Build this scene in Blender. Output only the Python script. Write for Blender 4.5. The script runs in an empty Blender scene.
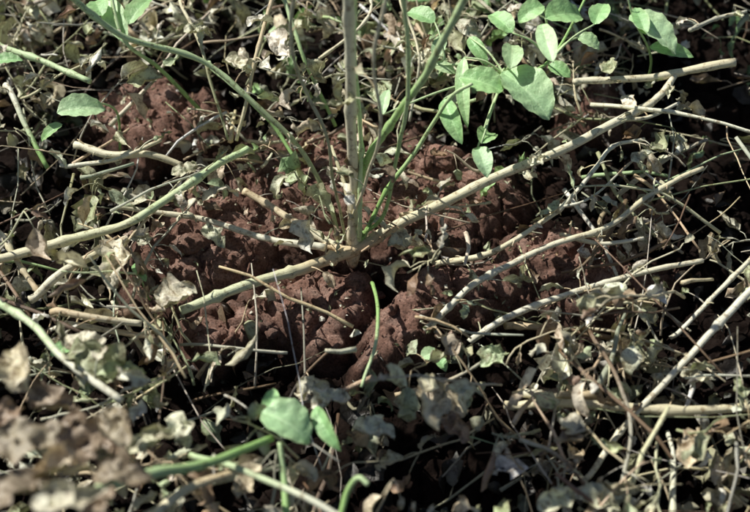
import bpy, math, random
import numpy as np
from mathutils import Vector, noise, Matrix
random.seed(7)
R=random.random
def U(a,b): return a+(b-a)*R()

# ------------------------------------------------------------ camera / view geometry
TH=math.radians(50); D=1.05
CAM=Vector((0,-D*math.cos(TH),D*math.sin(TH)))
FW=Vector((0,math.cos(TH),-math.sin(TH))); UP=Vector((0,math.sin(TH),math.cos(TH)))
def P(u,v,z=0.0):
    d=FW+Vector((1,0,0))*((u-375)/750*0.72)+UP*(-(v-256)/750*0.72)
    return CAM+d*((z-CAM.z)/d.z)
def PY(u,v,y):
    d=FW+Vector((1,0,0))*((u-375)/750*0.72)+UP*(-(v-256)/750*0.72)
    return CAM+d*((y-CAM.y)/d.y)
PX=0.00096
BASE=-0.036

# ------------------------------------------------------------ terrain
def sm(a,b,x):
    t=max(0,min(1,(x-a)/(b-a))); return t*t*(3-2*t)
def ell(x,y,cx,cy,rx,ry,soft=0.5):
    d=math.sqrt(((x-cx)/rx)**2+((y-cy)/ry)**2)
    return 1-sm(1-soft,1+soft,d)
MEL=[(P(u,v,0).x,P(u,v,0).y,rx,ry) for (u,v,rx,ry) in [(345,180,.12,.09),(200,240,.085,.075),(150,115,.075,.035),(450,180,.09,.075),(575,262,.09,.055),(470,285,.06,.045),(300,300,.055,.04),(400,330,.05,.04),(605,105,.05,.035),(215,315,.045,.025)]]
def mound(x,y):
    n=noise.noise(Vector((x*9,y*9,3)))*0.05+noise.noise(Vector((x*30,y*30,3)))*0.018; n2=noise.noise(Vector((x*9,y*9,13)))*0.05+noise.noise(Vector((x*30,y*30,23)))*0.018
    x+=n;y+=n2
    m=0
    for e in MEL:
        if abs(x-e[0])<e[2]*1.6 and abs(y-e[1])<e[3]*1.6: m=max(m,ell(x,y,*e))
    return m
def H(x,y,fine=True):
    m=mound(x,y)
    h=BASE*(1-m)
    h+=0.012*noise.noise(Vector((x*7,y*7,0)))
    if fine:
        q=Vector((x,y,0)); wv=Vector((noise.noise(q*30),noise.noise(q*30+Vector((5,5,5))),0))*.014
        v=noise.voronoi((q+wv)*21)[0]
        e=min((v[1]-v[0])*1.0,0.16)/.16
        h+=0.009*(sm(0,1,e)-.7)
        h+=0.008*noise.noise(Vector((x*25,y*25,1.7)))
        v=noise.voronoi((q+wv)*60)[0]
        h+=0.004*min((v[1]-v[0])*2,.6)
        h+=0.003*noise.noise(Vector((x*80,y*80,4)))
        h+=0.0028*noise.noise(Vector((x*190,y*190,9)))
    return h

class MB:
    def __init__(s): s.v=[];s.f=[];s.c=[];s.t=[]
    def build(s,name,mat,parent=None,smooth=True):
        me=bpy.data.meshes.new(name); me.from_pydata(s.v,[],s.f); me.update()
        a=me.attributes.new('Col','FLOAT_COLOR','POINT')
        a.data.foreach_set('color',np.array([(c[0],c[1],c[2],1) for c in s.c],dtype=np.float32).ravel())
        if s.t:
            b=me.attributes.new('tuv','FLOAT_VECTOR','POINT')
            b.data.foreach_set('vector',np.array(s.t,dtype=np.float32).ravel())
        if smooth: me.polygons.foreach_set('use_smooth',[True]*len(me.polygons))
        me.materials.append(mat)
        o=bpy.data.objects.new(name,me); bpy.context.scene.collection.objects.link(o)
        if parent: o.parent=parent
        return o
def empty(name,loc=(0,0,0)):
    o=bpy.data.objects.new(name,None); o.empty_display_size=0.02
    bpy.context.scene.collection.objects.link(o); return o
def mixc(a,b,t): return tuple(a[i]*(1-t)+b[i]*t for i in range(3))
def jit(c,k=0.15):
    b=1+U(-k,k); return tuple(min(.9,max(0.005,x*b*(1+U(-k*.3,k*.3)))) for x in c)

def catmull(pts,n):
    p=[pts[0]*2-pts[1]]+pts+[pts[-1]*2-pts[-2]]
    out=[]
    seg=len(pts)-1
    for i in range(seg):
        for k in range(n):
            t=k/n
            a,b,c,d=p[i],p[i+1],p[i+2],p[i+3]
            out.append(0.5*((2*b)+(c-a)*t+(2*a-5*b+4*c-d)*t*t+(3*b-a-3*c+d)*t**3))
    out.append(pts[-1].copy()); return out
def tube(mb,pts,r0,r1,ca,cb,sides=7,n=6,wob=0.0,nodes=0,rough=.12,raw=False):
    pts=[Vector(p) for p in pts]
    if not raw: pts=catmull(pts,n)
    N=len(pts); sd=R()*100
    if wob:
        for i in range(1,N):
            q=pts[i]*14+Vector((sd,0,0))
            pts[i]=pts[i]+Vector((noise.noise(q),noise.noise(q+Vector((0,31,0))),noise.noise(q+Vector((0,0,57)))))*wob
            q=pts[i]*45+Vector((sd,0,0))
            pts[i]=pts[i]+Vector((noise.noise(q),noise.noise(q+Vector((0,31,0))),noise.noise(q+Vector((0,0,57)))))*wob*.15
    base=len(mb.v); L=0
    nrm=None
    for i,p in enumerate(pts):
        tg=(pts[min(i+1,N-1)]-pts[max(i-1,0)])
        if tg.length<1e-9: tg=Vector((0,0,1))
        tg.normalize()
        if nrm is None:
            nrm=tg.cross(Vector((0.3,0.2,1))); 
            if nrm.length<1e-3: nrm=Vector((1,0,0))
        nrm=(nrm-tg*nrm.dot(tg)).normalized(); bn=tg.cross(nrm)
        if i: L+=(p-pts[i-1]).length
        f=i/(N-1); r=r0*(1-f)+r1*f
        if nodes:
            ph=(f*nodes)%1.0
            r*=1+0.4*max(0,1-abs(ph-0.5)/0.06)
        cc=mixc(ca,cb,sm(0.1,0.9,f+0.25*noise.noise(Vector((L*25,sd,3)))))
        for k in range(sides):
            a=2*math.pi*k/sides
            rr=r*(1+rough*noise.noise(Vector((L*60,sd,0)))+rough*noise.noise(Vector((L*110,sd,a))))
            mb.v.append(p+nrm*(math.cos(a)*rr)+bn*(math.sin(a)*rr))
            mb.c.append(cc); mb.t.append((math.cos(a)+sd,math.sin(a),L))
    for i in range(N-1):
        for k in range(sides):
            a=base+i*sides+k; b=base+i*sides+(k+1)%sides
            mb.f.append((a,b,b+sides,a+sides))
    mb.f.append(tuple(base+k for k in range(sides))[::-1])
    mb.f.append(tuple(base+(N-1)*sides+k for k in range(sides)))
    return pts

def leaf(mb,base,d,up,L,W,curl=0.5,roll=0.3,fold=0.2,crump=0.0,col=(.3,.3,.2),ecol=None,nu=10,nv=6,shape=0.8,ragged=0.0,twist=0.0):
    d=d.normalized(); x=d.cross(up)
    if x.length<1e-3: x=Vector((1,0,0))
    x.normalize(); up=x.cross(d).normalized()
    sd=Vector((R()*50,R()*50,R()*50)); b0=len(mb.v)
    ecol=ecol or col
    pos=Vector(base); ang=-curl*0.35; step=L/nu
    for i in range(nu+1):
        s=i/nu
        ang_s=ang+curl*s*1.3
        dd=d*math.cos(ang_s)-up*math.sin(ang_s)
        uu=up*math.cos(ang_s)+d*math.sin(ang_s)
        if i: pos=pos+dd*step
        w=W/2*(math.sin(math.pi*min(1,max(0.0,s))**shape)**0.75 if 0<s<1 else 0.02)
        xx=x
        if twist:
            m=Matrix.Rotation(twist*s,3,dd); xx=m@x; uu=m@uu
        for j in range(nv+1):
            t=-1+2*j/nv
            ww=w*(1+ragged*noise.noise(sd+Vector((s*5,(t>0)*9,0)))) if abs(t)>0.9 else w
            if abs(roll)>0.05:
                rr=ww/abs(roll)
                ox=rr*math.sin(abs(roll)*t); oz=rr*(1-math.cos(roll*t))*(1 if roll>0 else -1)
            else: ox=ww*t; oz=0
            oz+=fold*abs(t)*ww
            p=pos+xx*ox+uu*oz
            if crump:
                q=p*(2.2/W if W>0 else 50)*1.0+sd
                e=min(1,s*4)
                p=p+Vector((noise.noise(q),noise.noise(q+Vector((9,5,1))),noise.noise(q+Vector((3,8,7)))))*crump*W*e
                q=q*2.3
                p=p+uu*noise.noise(q)*crump*W*0.6*e
                if nu>12: p=p+uu*(abs(noise.noise(q*2.2))-.2)*crump*W*0.7*e
            else:
                p=p+uu*(0.03*W*math.sin(s*math.pi*9+abs(t)*3)*abs(t))
            mb.v.append(p)
            e=abs(t)**3*0.7+0.5*noise.noise(sd+Vector((s*3,t*2,5)))+0.1*s
            mb.c.append(mixc(col,ecol,max(0,min(1,e))))
            mb.t.append((s,t,sd.x))
    for i in range(nu):
        for j in range(nv):
            a=b0+i*(nv+1)+j
            mb.f.append((a,a+1,a+nv+2,a+nv+1))

# ------------------------------------------------------------ materials
def newmat(name):
    m=bpy.data.materials.new(name); m.use_nodes=True
    nt=m.node_tree; nt.nodes.clear(); return m,nt
def nd(nt,t,**k):
    n=nt.nodes.new(t)
    for a,b in k.items(): setattr(n,a,b)
    return n
def ntex(nt,vec,scale,detail=4,rough=0.6):
    n=nd(nt,'ShaderNodeTexNoise'); n.inputs['Scale'].default_value=scale
    n.inputs['Detail'].default_value=detail; n.inputs['Roughness'].default_value=rough
    nt.links.new(vec,n.inputs['Vector']); return n.outputs['Fac']
def ramp(nt,fac,stops):
    n=nd(nt,'ShaderNodeValToRGB'); nt.links.new(fac,n.inputs[0])
    e=n.color_ramp.elements
    while len(e)<len(stops): e.new(0.5)
    for i,(p,c) in enumerate(stops):
        e[i].position=p; e[i].color=(c[0],c[1],c[2],1)
    return n.outputs[0]
def mixn(nt,a,b,fac,mode='MIX'):
    n=nd(nt,'ShaderNodeMix',data_type='RGBA',blend_type=mode)
    for s,v in ((n.inputs[0],fac),(n.inputs[6],a),(n.inputs[7],b)):
        if hasattr(v,'links') : nt.links.new(v,s)
        elif isinstance(v,(int,float)): s.default_value=v
        else: s.default_value=(v[0],v[1],v[2],1)
    return n.outputs[2]
def soil_mat(name):
    m,nt=newmat(name)
    g=nd(nt,'ShaderNodeNewGeometry').outputs['Position']
    at=nd(nt,'ShaderNodeAttribute',attribute_name='Col')
    c=ramp(nt,ntex(nt,g,55,5,0.65),[(0.3,(0.14,0.076,0.058)),(0.5,(0.30,0.174,0.138)),(0.7,(0.46,0.31,0.26))])
    sp=ramp(nt,ntex(nt,g,420,3,0.7),[(0.3,(0.35,0.35,0.35)),(0.5,(1,1,1)),(0.75,(1.5,1.45,1.4))])
    c=mixn(nt,c,sp,1.0,'MULTIPLY')
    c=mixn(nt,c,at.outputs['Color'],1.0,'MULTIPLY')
    bs=nd(nt,'ShaderNodeBsdfPrincipled'); bs.inputs['Roughness'].default_value=0.95
    bs.inputs['Specular IOR Level'].default_value=0.15
    nt.links.new(c,bs.inputs['Base Color'])
    b1=nd(nt,'ShaderNodeBump'); b1.inputs['Strength'].default_value=0.9; b1.inputs['Distance'].default_value=0.004
    nt.links.new(ntex(nt,g,210,6,0.8),b1.inputs['Height'])
    nt.links.new(b1.outputs[0],bs.inputs['Normal'])
    o=nd(nt,'ShaderNodeOutputMaterial'); nt.links.new(bs.outputs[0],o.inputs[0]); return m
def stem_mat(name,streak=0.55,rough=0.42):
    m,nt=newmat(name)
    at=nd(nt,'ShaderNodeAttribute',attribute_name='Col'); tv=nd(nt,'ShaderNodeAttribute',attribute_name='tuv')
    g=nd(nt,'ShaderNodeNewGeometry').outputs['Position']
    mp=nd(nt,'ShaderNodeMapping'); mp.inputs['Scale'].default_value=(2.5,2.5,22)
    nt.links.new(tv.outputs['Vector'],mp.inputs['Vector'])
    s1=ramp(nt,ntex(nt,mp.outputs[0],1.6,5,0.65),[(0.3,(0.5,0.44,0.34)),(0.48,(1,1,1)),(0.7,(1.15,1.15,1.1))])
    s2=ramp(nt,ntex(nt,g,150,5,0.75),[(0.38,(0.34,0.26,0.18)),(0.46,(1,1,1))])
    c=mixn(nt,at.outputs['Color'],s1,streak,'MULTIPLY')
    c=mixn(nt,c,s2,0.75,'MULTIPLY')
    bs=nd(nt,'ShaderNodeBsdfPrincipled'); bs.inputs['Roughness'].default_value=rough
    bs.inputs['Specular IOR Level'].default_value=0.6
    nt.links.new(c,bs.inputs['Base Color'])
    b1=nd(nt,'ShaderNodeBump'); b1.inputs['Strength'].default_value=0.6; b1.inputs['Distance'].default_value=0.0010
    nt.links.new(ntex(nt,mp.outputs[0],3,5,0.6),b1.inputs['Height'])
    nt.links.new(b1.outputs[0],bs.inputs['Normal'])
    o=nd(nt,'ShaderNodeOutputMaterial'); nt.links.new(bs.outputs[0],o.inputs[0]); return m
def leaf_mat(name,trans,rough,lo,hi,veins=False,spec=0.4):
    m,nt=newmat(name)
    at=nd(nt,'ShaderNodeAttribute',attribute_name='Col'); tv=nd(nt,'ShaderNodeAttribute',attribute_name='tuv')
    g=nd(nt,'ShaderNodeNewGeometry').outputs['Position']
    c=mixn(nt,at.outputs['Color'],ramp(nt,ntex(nt,g,130,5,0.75),[(0.36,lo),(0.52,hi)]),1.0,'MULTIPLY')
    h=ntex(nt,g,260,5,0.65)
    if veins:
        sx=nd(nt,'ShaderNodeSeparateXYZ'); nt.links.new(tv.outputs['Vector'],sx.inputs[0])
        ab=nd(nt,'ShaderNodeMath',operation='ABSOLUTE'); nt.links.new(sx.outputs[1],ab.inputs[0])
        ml=nd(nt,'ShaderNodeMath',operation='MULTIPLY_ADD'); nt.links.new(ab.outputs[0],ml.inputs[0]); ml.inputs[1].default_value=-0.35
        nt.links.new(sx.outputs[0],ml.inputs[2])
        fr=nd(nt,'ShaderNodeMath',operation='MULTIPLY'); nt.links.new(ml.outputs[0],fr.inputs[0]); fr.inputs[1].default_value=50
        sn=nd(nt,'ShaderNodeMath',operation='SINE'); nt.links.new(fr.outputs[0],sn.inputs[0])
        v=ramp(nt,sn.outputs[0],[(0.75,(0,0,0)),(1.0,(1,1,1))])
        mr=ramp(nt,ab.outputs[0],[(0.02,(1,1,1)),(0.09,(0,0,0))])
        vv=mixn(nt,mixn(nt,v,(0.35,0.35,0.35),1.0,'MULTIPLY'),mr,1.0,'ADD')
        lc=mixn(nt,c,(1.35,1.25,1.35),1.0,'MULTIPLY')
        c=mixn(nt,c,lc,vv)
    bs=nd(nt,'ShaderNodeBsdfPrincipled'); bs.inputs['Roughness'].default_value=rough
    bs.inputs['Specular IOR Level'].default_value=spec
    nt.links.new(c,bs.inputs['Base Color'])
    b1=nd(nt,'ShaderNodeBump'); b1.inputs['Strength'].default_value=0.7; b1.inputs['Distance'].default_value=0.0015
    nt.links.new(h,b1.inputs['Height']); nt.links.new(b1.outputs[0],bs.inputs['Normal'])
    tr=nd(nt,'ShaderNodeBsdfTranslucent'); nt.links.new(mixn(nt,c,(1.2,1.25,0.7),1.0,'MULTIPLY'),tr.inputs[0])
    mx=nd(nt,'ShaderNodeMixShader'); mx.inputs[0].default_value=trans
    nt.links.new(bs.outputs[0],mx.inputs[1]); nt.links.new(tr.outputs[0],mx.inputs[2])
    o=nd(nt,'ShaderNodeOutputMaterial'); nt.links.new(mx.outputs[0],o.inputs[0]); return m
M_SOIL=soil_mat('red_soil'); M_STEM=stem_mat('stem'); M_DRY=leaf_mat('dry_leaf',0.06,0.42,(0.38,0.31,0.24),(1.15,1.15,1.15),spec=0.7)
M_GREEN=leaf_mat('green_leaf',0.2,0.33,(0.8,0.8,0.75),(1.1,1.1,1.1),veins=True,spec=0.7)

# colours
TAN=(0.76,0.61,0.40); CREAM=(0.89,0.84,0.64); PALE=(0.90,0.88,0.73); STRAW=(0.83,0.76,0.53)
GRN=(0.36,0.60,0.20); PGRN=(0.64,0.82,0.46); OLIVE=(0.42,0.45,0.25); GREY=(0.56,0.55,0.44); BRN=(0.24,0.16,0.10); DBRN=(0.04,0.03,0.024)
LG=(0.36,0.64,0.28); LG2=(0.54,0.80,0.46)

# ------------------------------------------------------------ ground sheet
def axis(lo,hi,step,far):
    a=list(np.arange(lo,hi+1e-9,step)); s=step; x=hi; 
    up=[];
    while x<far: s*=1.35; x+=s; up.append(x)
    s=step; x=lo; dn=[]
    while x>-far: s*=1.35; x-=s; dn.append(x)
    return dn[::-1]+a+up
xs=axis(-0.5,0.5,0.0027,60); ys=axis(-0.36,0.5,0.0027,60)
g=MB()
for y in ys:
    for x in xs:
        near=abs(x)<1.2 and abs(y)<1.2
        h=H(x,y,near) if abs(x)<5 and abs(y)<5 else BASE
        g.v.append((x,y,h))
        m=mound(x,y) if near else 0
        k=0.045+0.98*m  # shade painted into the soil colour: near black away from the mounds
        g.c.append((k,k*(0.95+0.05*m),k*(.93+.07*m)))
nx=len(xs)
for j in range(len(ys)-1):
    for i in range(nx-1):
        a=j*nx+i; g.f.append((a,a+1,a+nx+1,a+nx))
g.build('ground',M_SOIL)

# ------------------------------------------------------------ clods
import bmesh
def ico(sub):
    bm=bmesh.new(); bmesh.ops.create_icosphere(bm,subdivisions=sub,radius=1)
    v=[x.co.copy() for x in bm.verts]; f=[tuple(y.index for y in x.verts) for x in bm.faces]; bm.free(); return v,f
I1=ico(1); I2=ico(2); I4=ico(4); I3=ico(3)
cl=MB()
def clod(x,y,r,I,zf=.2):
    v,f=I; b=len(cl.v); sd=Vector((R()*90,R()*90,R()*90)); sc=(U(.8,1.3),U(.8,1.2),U(.5,.8))
    z=H(x,y)+r*zf; k=U(0.7,1.3)*(0.1+0.9*mound(x,y)); rot=Matrix.Rotation(U(0,6.28),3,'Z')@Matrix.Rotation(U(-.4,.4),3,'X')  # clods off the mounds take the same painted shade as the ground
    pl=[(Vector((U(-1,1),U(-1,1),U(-.6,1))).normalized(),U(.5,.85)) for _ in range(9)]
    for p in v:
        p2=p.copy()
        for n_,d_ in pl:
            t=p2.dot(n_)-d_
            if t>0: p2-=n_*t*.95
        n=noise.noise(p*1.5+sd)*0.2+noise.noise(p*4+sd)*0.16+noise.noise(p*9+sd)*0.12
        q=rot@Vector((p2.x*sc[0],p2.y*sc[1],p2.z*sc[2]))*(r*(1.1+n))
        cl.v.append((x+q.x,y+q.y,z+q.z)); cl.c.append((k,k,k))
    for t in f: cl.f.append((t[0]+b,t[1]+b,t[2]+b))
for (u,v,r) in [(288,182,15),(190,252,16),(220,268,11),(340,172,12),(440,165,15),(470,180,11),(165,240,11),
    (232,318,9),(560,262,12),(590,270,10),(500,290,12),(395,335,9),(140,110,12),(120,115,9),(600,105,10),(265,150,10),(520,230,8),(460,215,9),(290,300,8),(375,160,10)]:
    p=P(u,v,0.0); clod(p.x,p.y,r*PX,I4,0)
for i in range(480):
    x=U(-.45,.45);y=U(-.25,.4)
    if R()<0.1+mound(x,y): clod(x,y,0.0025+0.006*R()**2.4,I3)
for i in range(7500):
    x=U(-.4,.4);y=U(-.25,.4)
    if R()<mound(x,y): clod(x,y,0.0007+0.0022*R()**2,I1 if R()<.7 else I2)
cl.build('soil_clods',M_SOIL)

# ------------------------------------------------------------ litter builders
dl=MB(); tw=MB()
PAL=[(0.72,0.70,0.54),(0.85,0.83,0.68),(0.58,0.58,0.42),(0.44,0.48,0.30),(0.66,0.57,0.41),(0.34,0.24,0.16),(0.89,0.88,0.76),(0.48,0.56,0.35)]
def heap_shade(z): # painted shade: litter colour goes nearly black low in the heap
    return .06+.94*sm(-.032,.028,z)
def randdir(el0=-20,el1=50):
    a=U(0,2*math.pi); e=math.radians(U(el0,el1)); return Vector((math.cos(a)*math.cos(e),math.sin(a)*math.cos(e),math.sin(e)))
def dryleaf(p,L,col=None,d=None,res=(8,5)):
    col=jit(col or random.choice(PAL),.2); k=heap_shade(p.z+.02*mound(p.x,p.y)); col=tuple(c*k for c in col)
    d=d or randdir(-30,30)
    up=Vector((U(-.9,.4),U(-.6,.7),U(.2,1)))
    leaf(dl,p,d,up,L,L*U(.35,.7),curl=U(-.8,2.4),roll=U(.3,2.2)*random.choice([1,1,-1]),fold=U(0,.6),crump=U(.15,.42),col=col,ecol=mixc(col,tuple(c*k for c in BRN),.6),nu=res[0],nv=res[1],ragged=.5,twist=U(-1.8,1.8))
def cling(pts,r,k):
    for i in range(k):
        q=random.choice(pts[2:-1]); dd=randdir(-30,50); c=jit(random.choice([TAN,STRAW,GREY]),.2)
        e=q+dd*U(.006,.022)
        tube(tw,[q,(q+e)/2+Vector((0,0,.002)),e],.0009,.0005,c,c,sides=4,n=2)
        if R()<.7: dryleaf(e,U(.010,.026),d=(dd+Vector((0,0,U(-.9,.1)))).normalized())

# ------------------------------------------------------------ main crop plant
plant=empty('added_shade_plant')
def stem(name,pts,w0,w1,ca,cb,parent=None,nodes=0,wob=0.004,sides=10,n=9,bits=0):
    q=[p if isinstance(p,Vector) else P(*p) for p in pts]
    mb=MB()
    pp=tube(mb,q,w0*PX/2,w1*PX/2,ca,cb,sides=sides,n=n,wob=wob,nodes=nodes,rough=.14)
    if bits: cling(pp,w0*PX/2,bits)
    return mb.build(name,M_STEM,parent)
y0=P(350,250,0.0).y
stem('main_stem',[P(353,264,-0.02),P(351,245,0.015),PY(353,190,y0+.005),PY(351,110,y0+.01),PY(348,40,y0+.01),PY(346,-60,y0),PY(340,-140,y0)],11,9,mixc(TAN,PALE,.5),mixc(PALE,PGRN,.1),plant,nodes=5,wob=0.002)
stem('companion_stem',[P(358,256,-0.005),PY(360,215,y0-.008),PY(362,150,y0+.012),PY(354,70,y0+.02),PY(356,-60,y0+.02)],5,4,PGRN,PGRN,plant,nodes=5,wob=0.003)
stem('stem_crown',[P(325,245,.012),P(345,250,.014),P(362,247,.016),P(378,238,.018)],8,13,TAN,TAN,plant,nodes=2)
stem('stem_crown_lobe',[P(350,262,.0),P(352,250,.012),PY(353,228,y0)],14,11,TAN,CREAM,plant)
stem('right_branch',[(350,252,.012),(385,232,.022),(420,213,.032),(490,180,.045),(560,150,.06),(635,112,.075),(660,95,.08),(676,74,.09)],13,7,STRAW,CREAM,plant,nodes=7,bits=14,wob=.003)
stem('right_branch_fork',[(622,120,.07),(650,118,.075),(680,102,.08)],5,3,STRAW,PALE,plant,bits=3)
stem('left_branch',[(356,250,.014),(320,262,.022),(290,272,.028),(235,290,.035),(180,311,.04)],13,9,TAN,mixc(CREAM,PGRN,.45),plant,nodes=3,wob=.002,bits=4)
stem('side_shoot_a',[(336,246,.015),(300,225,.02),(270,205,.025),(243,190,.03)],9,8,CREAM,TAN,plant,nodes=2,bits=4)
stem('side_shoot_b',[(325,248,.02),(280,240,.022),(220,224,.025),(160,213,.03),(120,208,.04)],8,5,PALE,CREAM,plant,bits=6)
stem('side_shoot_c',[P(340,250,.01),PY(335,215,y0+.02),PY(318,175,y0+.04),PY(290,135,y0+.06),PY(245,95,y0+.08),PY(200,62,y0+.10),PY(120,35,y0+.1),PY(60,-10,y0+.1)],5,6,OLIVE,PGRN,plant,nodes=6,bits=10)
stem('green_shoot_a',[P(352,228,.02),PY(362,172,y0+.01),PY(395,120,y0+.01),PY(430,70,y0),PY(466,-10,y0),PY(490,-110,y0)],8,6,GRN,PGRN,plant,nodes=4)
stem('green_shoot_b',[P(356,238,.02),PY(385,212,y0+.0),PY(400,150,y0),PY(408,80,y0),PY(400,-20,y0)],4,4,GRN,PGRN,plant)
stem('green_shoot_c',[P(358,242,.02),PY(385,190,y0+.02),PY(420,145,y0+.04),PY(448,100,y0+.05),PY(470,85,y0+.05)],5,3,GRN,PGRN,plant,nodes=2)
stem('green_shoot_d',[P(346,240,.02),PY(338,205,y0+.0),PY(325,140,y0-.01),PY(300,80,y0),PY(292,30,y0),PY(300,-30,y0)],3,3,OLIVE,GREY,plant,bits=6)
stem('dry_shoot',[P(348,238,.02),PY(360,190,y0-.01),PY(380,130,y0-.03),PY(372,60,y0-.03),PY(390,-20,y0-.03)],3,3,STRAW,CREAM,plant,bits=8)

# green leaflets
def hleaf(mb,u,v,z,ang,L,W,tilt=0.1,side=0.0,curl=.4,col=None,smb=None,from_=None,roll=.15,fold=.3,crump=0):
    a=math.radians(ang); X=Vector((1,0,side)).normalized(); Y=Vector((0,1,tilt)).normalized()
    d=X*math.cos(a)+Y*math.sin(a)*1.25
    k=d.length; up=X.cross(Y).normalized()
    c=P(u,v,z); dn=d.normalized(); Lw=L*PX*k
    col=jit(col or LG,.12)
    b=c-dn*Lw*0.5
    leaf(mb,b,dn,up,Lw,W*PX*1.08,curl,roll,fold,crump,col,mixc(col,(0.72,0.80,0.45),.35),nu=16,nv=10,shape=.82,twist=U(-.3,.3))
    if smb is not None and from_ is not None:
        q=P(*from_); mid=(q+b)/2+Vector((0,0,.006))
        tube(smb,[q,mid,b],PX*1.3,PX*.9,PGRN,PGRN,sides=6,n=5)
gl=MB(); gs=MB()
for a in [(528,92,.16,-40,62,46,.0,.0),(481,82,.17,165,44,30,.1,-.1),(452,120,.14,-70,44,18,.3,.5),(487,134,.13,60,26,19,0,0),
          (483,160,.12,-75,30,18,.0,.2),(546,38,.2,100,50,18,.2,.5),(566,14,.2,20,46,30,.1,0),(512,52,.18,80,34,20,.2,.1),(463,90,.15,-95,60,14,.3,.6),
          (500,20,.18,130,36,20,.3,.3),(590,42,.15,-20,26,18,.2,.1),(530,12,.2,200,30,20,.2,.2),(478,50,.15,-60,34,14,.3,.5),(560,70,.13,-30,26,16,.2,.3),
          (440,45,.16,70,30,14,.3,.3),(420,15,.18,150,34,20,.2,.2),(385,100,.14,80,26,12,.3,.5),(445,68,.15,-20,24,12,.2,.3),(600,12,.18,60,30,20,.2,.2)]:
    hleaf(gl,a[0],a[1],a[2],a[3],a[4],a[5],a[6],a[7]-.15,curl=U(.4,1.1),smb=gs,from_=(505,75,.15) if a[0]<540 and a[1]>45 else (550,60,.15) if a[0]>480 else (445,60,.16),col=LG2 if R()<.5 else LG)
tube(gs,[P(448,104,.05),P(480,98,.1),P(505,75,.15),P(550,60,.15),P(600,-30,.18)],PX*2,PX*1.5,PGRN,GRN,n=8)
def foliage(gl,gs,c,rad,n,col=(.16,.32,.09)):
    for i in range(n):
        p=Vector(c)+Vector((U(-1,1)*rad[0],U(-1,1)*rad[1],U(-1,1)*rad[2]))
        dd=randdir(0,40); e2=p+dd*.04
        tube(gs,[p-Vector((0,0,.03)),p,e2],.0012,.0008,GRN,GRN,sides=4,n=2)
        for t in (-.9,-.3,.3,.9):
            leaf(gl,e2,Matrix.Rotation(t*1.4,3,'Z')@dd,Vector((U(-.3,.3),U(-.3,.3),1)),U(.03,.045),.024,.4,.2,.2,0,jit(col,.2),nu=7,nv=4)
gtop=MB();gts=MB()
tube(gts,[PY(346,-60,y0),Vector((-.06,.0,.36)),Vector((-.15,-.02,.41)),Vector((-.32,-.04,.44))],.004,.002,PGRN,GRN)
foliage(gtop,gts,(-.28,-.03,.44),(.09,.05,.03),26)  # out-of-frame side stem and leaves added to shade the bottom centre
gtop.build('shade_leaflets',M_GREEN,plant); gts.build('shade_petioles',M_STEM,plant)
gl.build('green_leaflets',M_GREEN,plant); gs.build('petioles',M_STEM,plant)

def sprig(name,leaves,stems):
    e=empty(name); a=MB(); s=MB()
    for st in stems: tube(s,[P(*p) for p in st[0]],st[1]*PX/2,st[2]*PX/2,st[3],st[4],n=8,wob=.003,sides=8)
    for l in leaves: hleaf(a,*l[:9],col=l[9] if len(l)>9 else LG)
    if a.v: a.build('leaflets',M_GREEN,e)
    if s.v: s.build('stalk',M_STEM,e)
sprig('green_seedling',[(655,32,.12,-35,62,40,.1,-.1,.5,LG2),(672,50,.10,-20,50,16,.3,.3,.5),(640,18,.13,100,40,16,.2,.3,.5)],[([(648,80,.02),(650,55,.08),(634,20,.12),(628,-10,.15)],3,2,GRN,PGRN)])
sprig('green_seedling',[(82,108,.10,20,50,30,.0,-.1,.5,LG2),(50,132,.06,200,30,14,.2,.3,.5)],[([(120,150,.02),(118,115,.06),(104,104,.09),(80,108,.1)],3,2,GRN,PGRN)])
sprig('green_seedling',[(116,20,.14,-60,52,24,.2,.1,.5,LG2),(140,8,.15,60,40,24,.2,.1,.5),(98,6,.15,120,30,22,.1,.1,.5)],[([(200,110,.02),(160,70,.08),(125,40,.13),(110,-10,.16)],5,4,GRN,PGRN)])
sprig('green_seedling',[(289,424,.10,-20,48,36,-.1,-.1,.9,LG2),(325,428,.09,-60,40,14,.1,.5,.9),(272,405,.09,100,30,16,.3,.3,.6)],
   [([(285,530,.08),(284,470,.09),(282,440,.10)],6,5,GRN,PGRN),([(343,515,.10),(350,490,.11),(360,478,.12),(370,484,.12)],5,4,GRN,PGRN),
    ([(190,455,.10),(240,468,.11),(300,495,.12),(350,525,.12)],5,5,PGRN,PALE),([(95,488,.17),(150,475,.16),(210,462,.13),(270,440,.10)],10,6,PGRN,GRN)])
sprig('green_seedling',[(430,354,.02,20,18,14,.0,.1,.3,LG2),(442,364,.02,-60,14,10,.1,.1,.3)],[([(372,283,.02),(378,310,.04),(376,345,.05),(362,388,.04)],4,3,GRN,PGRN)])
sprig('green_seedling',[(140,272,.04,-50,22,12,0,0,.3),(8,60,.12,10,30,18,0,0,.3),(65,348,.07,30,26,14,0,0,.3)],[([(150,300,.01),(145,285,.03),(138,270,.04)],2,2,GRN,PGRN)])

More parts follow.
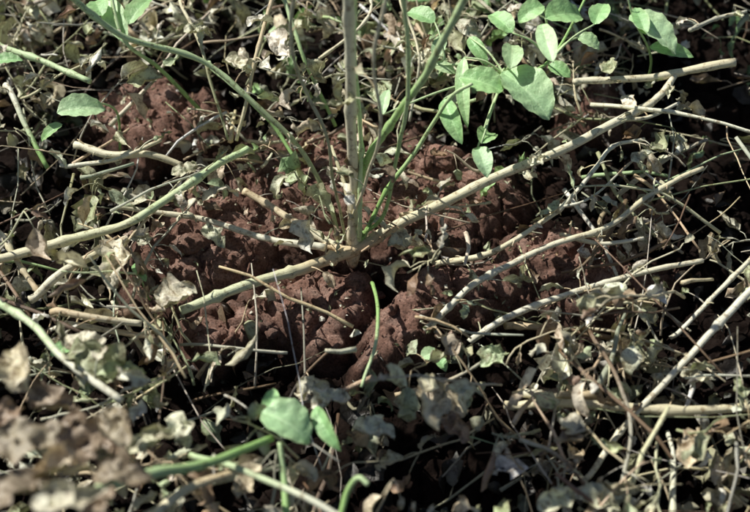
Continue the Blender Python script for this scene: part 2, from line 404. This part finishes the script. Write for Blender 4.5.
HER=[
 ('dry_branch',[(425,330,.01),(455,302,.03),(480,281,.04),(540,250,.05),(605,228,.055),(650,195,.06),(706,168,.07)],7,5,PALE,STRAW,8),
 ('dry_branch',[(470,342,.01),(500,322,.03),(540,303,.035),(600,282,.045),(650,270,.05),(702,262,.05)],7,5,PALE,CREAM,6),
 ('dry_branch',[(436,264,.01),(480,256,.03),(520,238,.04),(560,208,.05),(590,172,.06),(612,148,.065),(645,140,.06)],6,4,STRAW,PALE,12),
 ('dry_branch',[(575,82,.08),(620,80,.085),(670,74,.09),(730,62,.10)],7,10,CREAM,STRAW,3),
 ('dry_branch',[(585,480,.01),(620,430,.03),(665,378,.05),(720,325,.06),(770,270,.07)],5,7,CREAM,PALE,5),
 ('dry_branch',[(670,338,.02),(705,305,.04),(735,275,.05),(770,240,.05)],4,5,PALE,CREAM,3),
 ('dry_branch',[(505,405,.01),(560,402,.03),(640,408,.035),(770,402,.03)],8,9,STRAW,STRAW,6),
 ('dry_branch',[(520,392,.02),(560,396,.03),(600,395,.03)],9,7,CREAM,TAN,2),
 ('dry_branch',[(560,235,.03),(600,242,.035),(645,238,.04)],5,4,STRAW,PALE,3),
 ('dry_branch',[(505,326,.015),(560,330,.02),(655,345,.02)],7,5,TAN,BRN,5),
 ('dry_branch',[(400,215,.02),(440,212,.025),(475,215,.02)],4,3,TAN,BRN,3),
 ('green_stem',[(-20,262,.05),(40,246,.055),(90,234,.06),(135,220,.065),(180,190,.07),(215,165,.075),(245,148,.07)],10,7,STRAW,PGRN,6),
 ('green_stem',[(-20,290,.10),(30,325,.10),(70,360,.11),(120,400,.11)],7,6,PGRN,PALE,3),
 ('green_stem',[(-20,42,.10),(30,58,.10),(90,84,.10)],7,6,PGRN,PGRN,2),
 ('green_stem',[(5,85,.08),(20,120,.07),(48,165,.05)],7,5,PALE,GRN,3),
 ('dry_branch',[(30,300,.04),(60,272,.05),(98,252,.05)],9,8,CREAM,STRAW,3),
 ('dry_branch',[(5,235,.05),(25,270,.04),(45,296,.03)],6,5,STRAW,TAN,3),
 ('dry_branch',[(75,145,.05),(110,155,.05),(150,156,.05),(185,165,.04)],9,7,CREAM,STRAW,5),
 ('dry_branch',[(60,165,.05),(110,158,.06),(160,140,.06)],5,4,PALE,STRAW,3),
 ('dry_branch',[(276,-20,.15),(262,40,.12),(248,95,.08),(236,142,.04)],5,4,TAN,STRAW,8),
 ('dry_branch',[(52,312,.05),(95,316,.05),(140,325,.04)],7,6,TAN,CREAM,4),
 ('dry_branch',[(60,325,.04),(100,330,.04),(155,336,.03)],6,5,STRAW,TAN,4),
 ('dry_branch',[(120,250,.06),(160,205,.06),(215,160,.06)],3,2,TAN,STRAW,3),
 ('dry_branch',[(340,150,.03),(400,170,.02),(455,185,.02)],3,3,BRN,TAN,2),
 ('dry_branch',[(330,350,.02),(300,380,.0),(280,420,.0)],3,3,BRN,DBRN,4),
 ('dry_branch',[(590,330,.05),(620,380,.06),(632,430,.06),(618,495,.05)],4,3,BRN,GREY,6),
 ('dry_branch',[(560,350,.05),(600,390,.06),(650,430,.06),(675,460,.05)],4,3,BRN,BRN,4),
 ('dry_branch',[(150,520,.10),(190,490,.11),(245,468,.10)],8,6,STRAW,TAN,2),
 ('dry_branch',[(395,395,.02),(450,380,.03),(500,350,.03)],4,3,TAN,GREY,6),
 ('dry_branch',[(520,440,.04),(560,455,.05),(590,490,.05)],4,3,GREY,BRN,6),
 ('dry_branch',[(620,300,.04),(640,310,.05),(660,345,.04)],3,2,PALE,GREY,5),
 ('dry_branch',[(690,30,.12),(715,20,.12),(745,12,.13)],5,4,GREY,GREY,3),
 ('dry_branch',[(180,345,.02),(230,350,.03),(290,352,.02)],3,3,GREY,PALE,3),
 ('dry_branch',[(400,0,.12),(420,60,.1),(412,120,.06)],3,3,STRAW,GREY,8),
 ('dry_branch',[(180,0,.12),(205,60,.1),(225,140,.05)],4,3,STRAW,OLIVE,8),
 ('dry_branch',[(560,205,.05),(590,195,.06),(640,155,.07)],3,2,PALE,GREY,6),
 ('dry_branch',[(370,-10,.13),(366,20,.12),(300,70,.08)],4,3,CREAM,STRAW,4),
 ('dry_branch',[(470,-10,.12),(510,25,.1),(560,60,.06)],4,3,CREAM,STRAW,4),
 ('green_stem',[(208,62,.10),(240,90,.09),(275,130,.06),(300,165,.04)],6,4,PGRN,GRN,4),
 ('green_stem',[(280,-10,.14),(305,60,.1),(335,125,.04)],5,4,PGRN,GRN,4),
]
for h in HER: stem(h[0],h[1],h[2],h[3],h[4],h[5],nodes=random.choice([0,2,3,4]),wob=.005,sides=9,bits=h[6])

def hd(u,v,z,L,ang,col=None,crump=None):
    a=math.radians(ang); col=jit(col or PAL[0],.1)
    d=Vector((math.cos(a),math.sin(a),U(-.1,.25)))
    leaf(dl,P(u,v,z)-d.normalized()*L*PX*.5,d,Vector((U(-.4,.1),U(-.2,.2),1)),L*PX,L*PX*U(.5,.65),curl=U(.2,1.3),roll=U(.3,1.2),fold=U(0,.4),crump=crump or U(.2,.34),col=col,ecol=mixc(col,BRN,.5),nu=24,nv=14,ragged=.4,twist=U(-.7,.7))
FB=(.34,.28,.20)
for h in [(115,258,.07,58,-80,PAL[0]),(172,298,.06,48,200,PAL[0]),(100,360,.11,60,-20,PAL[3]),(85,345,.10,40,160,PAL[0]),(120,372,.11,40,10,PAL[7]),
    (280,45,.14,45,-60,PAL[6]),(262,20,.14,35,30,PAL[1]),(380,92,.1,36,80,PAL[3]),(220,192,.06,40,30,PAL[0]),(215,235,.05,32,-40,PAL[2]),(405,243,.03,36,10,PAL[0]),
    (495,355,.04,36,40,PAL[7]),(678,145,.05,32,-70,PAL[2]),(692,445,.05,46,70,PAL[4]),(700,375,.04,36,0,PAL[0]),(660,295,.05,26,-60,PAL[2]),
    (440,400,.05,50,-30,PAL[4]),(455,425,.05,36,-60,PAL[5]),(330,400,.05,36,20,PAL[6]),(310,388,.04,36,170,PAL[0]),(375,430,.06,40,-20,PAL[0]),(185,170,.05,30,20,PAL[2]),
    (30,440,.18,60,10,FB),(85,440,.17,50,-40,FB),(62,470,.18,44,20,PAL[4]),(15,485,.2,60,60,FB),(115,425,.16,44,120,FB),(20,370,.16,50,-60,PAL[4]),(125,475,.18,44,-10,FB),(50,400,.15,44,-20,FB),
    (65,497,.22,44,10,PAL[0]),(100,500,.2,40,100,FB),(8,415,.17,40,80,(.3,.22,.15)),(150,440,.13,36,30,PAL[2]),(180,430,.1,34,-60,PAL[0]),(540,160,.07,24,30,PAL[1]),(610,65,.1,30,80,PAL[3]),(560,500,.06,40,20,PAL[0]),(600,500,.06,36,-20,PAL[2]),(470,30,.12,36,-30,PAL[0]),(425,60,.1,36,-80,PAL[2]),(240,65,.1,40,-30,PAL[0]),(200,30,.12,36,20,PAL[2]),(690,110,.06,30,-20,PAL[2])]:
    hd(*h)
def dens(x,y):
    m=mound(x,y); d=1-0.88*m
    n=noise.noise(Vector((x*11,y*11,5)))+.5*noise.noise(Vector((x*24,y*24,8)))
    d*=.04+.96*sm(-.06,.24,n)
    for (u,v,rx,ry,k) in [(725,150,.085,.16,.92),(430,480,.08,.075,.92),(270,340,.09,.035,.9),(240,380,.07,.04,.6),(560,180,.06,.04,.75),(620,300,.06,.03,.75),(60,395,.06,.04,.5),(450,355,.05,.03,.5)]:
        c=P(u,v,-.02); d*=1-k*ell(x,y,c.x,c.y,rx,ry)
    return max(d,.012)
def place(top=.62):
    while True:
        x=U(-.6,.6);y=U(-.40,top)
        if R()<dens(x,y): return x,y
def kink(p,d,L,k,bend):
    pts=[p]
    for i in range(k):
        s=L/k*U(.6,1.4)
        m=pts[-1]+d*s*.5; pts+= [m,pts[-1]+d*s]
        d=(d+Vector((U(-1,1),U(-1,1),U(-.8,.5)))*bend).normalized()
    return pts
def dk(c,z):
    k=heap_shade(z); return tuple(a*k for a in c)
for i in range(820):
    x,y=place(); lift=U(.0,.10)*(1-.7*mound(x,y))
    z=H(x,y,False)+.008+lift; d=randdir(-12,28); L=U(.03,.16)*(.6 if mound(x,y)>.5 else 1); p=Vector((x,y,z))
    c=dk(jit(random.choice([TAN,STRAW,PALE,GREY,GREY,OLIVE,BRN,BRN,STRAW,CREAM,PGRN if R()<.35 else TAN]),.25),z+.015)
    r=U(.0005,.0014) if R()<.72 else U(.0014,.0032)
    tube(tw,kink(p,d,L,random.randint(2,4),.28),r,r*.6,c,jit(c),sides=5,raw=True,wob=.002,rough=.3)
for i in range(580):
    x,y=place(); 
    z=H(x,y,False)+U(.005,.09); p=Vector((x,y,z)); d=randdir(0,55); L=U(.05,.14)
    if mound(x,y)>.5: L*=.45
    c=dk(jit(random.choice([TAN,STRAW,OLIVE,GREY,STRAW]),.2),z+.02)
    pp=tube(tw,kink(p,d,L,4,.35),U(.0009,.002),.0007,c,c,sides=5,raw=True,wob=.003,rough=.3)
    gr=None
    if R()<(.22 if y>.12 else .03): gr=random.choice([(.30,.50,.22),(.38,.56,.28)])
    for k in range(random.randint(3,6)):
        q=random.choice(pp[3:]); dd=randdir(-50,20); 
        e=q+dd*U(.005,.02)
        tube(tw,[q,(q+e)/2+Vector((0,0,.003)),e],.0006,.0005,c,c,sides=4,n=2)
        dryleaf(e,U(.011,.038),col=gr,d=(dd+Vector((0,0,U(-.6,.2)))).normalized())
for i in range(850):
    x,y=place(); z=H(x,y,False)+U(.004,.08)*(1-.8*mound(x,y))
    dryleaf(Vector((x,y,z)),U(.008,.040) if mound(x,y)<.5 else U(.004,.014),res=(7,4))
for i in range(1200):
    x,y=U(-.6,.6),U(-.4,.62)
    if R()<mound(x,y)*.9: continue
    z=H(x,y,False)+U(0,.012)
    dryleaf(Vector((x,y,z)),U(.012,.04),col=random.choice([(.12,.09,.07),(.18,.13,.09),(.28,.20,.14)]),res=(6,4))
for i in range(900):
    x,y=U(-.35,.35),U(-.15,.3); z=H(x,y)+.003; dryleaf(Vector((x,y,z)),U(.003,.010),res=(4,3))
dl.build('dry_leaf_litter',M_DRY); tw.build('dry_twig_litter',M_STEM)

# ------------------------------------------------------------ unseen crop plants added beyond the frame to cast shade
def shade_bush(x,y,h,n,lo=.45,spr=.14):
    e=empty('added_shade_plant'); s=MB(); l=MB()
    for i in range(n):
        a=U(0,6.28); p=Vector((x,y,-.05)); sp=U(.03,spr)
        q=[p,p+Vector((math.cos(a)*sp*.4,math.sin(a)*sp*.4,h*.45)),p+Vector((math.cos(a)*sp,math.sin(a)*sp,h*U(.85,1.05)))]
        pp=tube(s,q,.004,.002,TAN,PGRN,sides=6,n=8,wob=.01)
        for k in range(8):
            c=random.choice(pp[int(len(pp)*lo):])
            dd=randdir(0,40); e2=c+dd*U(.03,.05); tube(s,[c,(c+e2)/2+Vector((0,0,.005)),e2],.001,.0008,GRN,GRN,sides=4,n=2)
            for t in (-.7,-.2,.2,.7):
                d2=Matrix.Rotation(t*1.6,3,'Z')@dd
                leaf(l,e2,d2,Vector((U(-.3,.3),U(-.3,.3),1)),U(.03,.045),.022,.4,.2,.2,0,jit((.13,.26,.08),.2),nu=7,nv=4)
    s.build('stalks',M_STEM,e); l.build('leaflets',M_GREEN,e)
shade_bush(.11,.46,.38,8,.6); shade_bush(-.45,.75,.28,5); shade_bush(.55,.55,.26,5)

# ------------------------------------------------------------ light
el=math.radians(46); S=Vector((-0.84,0.54,0)).normalized()*math.cos(el)+Vector((0,0,math.sin(el)))
sun=bpy.data.lights.new('sun','SUN'); sun.energy=5; sun.angle=math.radians(.5); sun.color=(1,.97,.87)
so=bpy.data.objects.new('sun',sun); bpy.context.scene.collection.objects.link(so)
so.rotation_euler=S.to_track_quat('Z','Y').to_euler(); so.location=S*3
w=bpy.data.worlds.new('World'); bpy.context.scene.world=w; w.use_nodes=True
nt=w.node_tree; bg=nt.nodes['Background']; sk=nt.nodes.new('ShaderNodeTexSky'); sk.sky_type='NISHITA'; sk.sun_disc=False
sk.sun_elevation=el; sk.sun_rotation=math.atan2(S.x,S.y); nt.links.new(sk.outputs[0],bg.inputs[0]); bg.inputs[1].default_value=.05
cam=bpy.data.cameras.new('camera'); cam.lens=50; cam.sensor_width=36; cam.clip_end=500; cam.clip_start=.01
cam.dof.use_dof=True; cam.dof.focus_distance=1.03; cam.dof.aperture_fstop=4.0
co=bpy.data.objects.new('camera',cam); bpy.context.scene.collection.objects.link(co); co.location=CAM
co.rotation_euler=(math.pi/2-TH,0,0); bpy.context.scene.camera=co
sc=bpy.context.scene; sc.view_settings.view_transform='Standard'; sc.view_settings.look='None'; sc.view_settings.exposure=0
print('verts',len(dl.v),len(tw.v),len(g.v),len(cl.v))
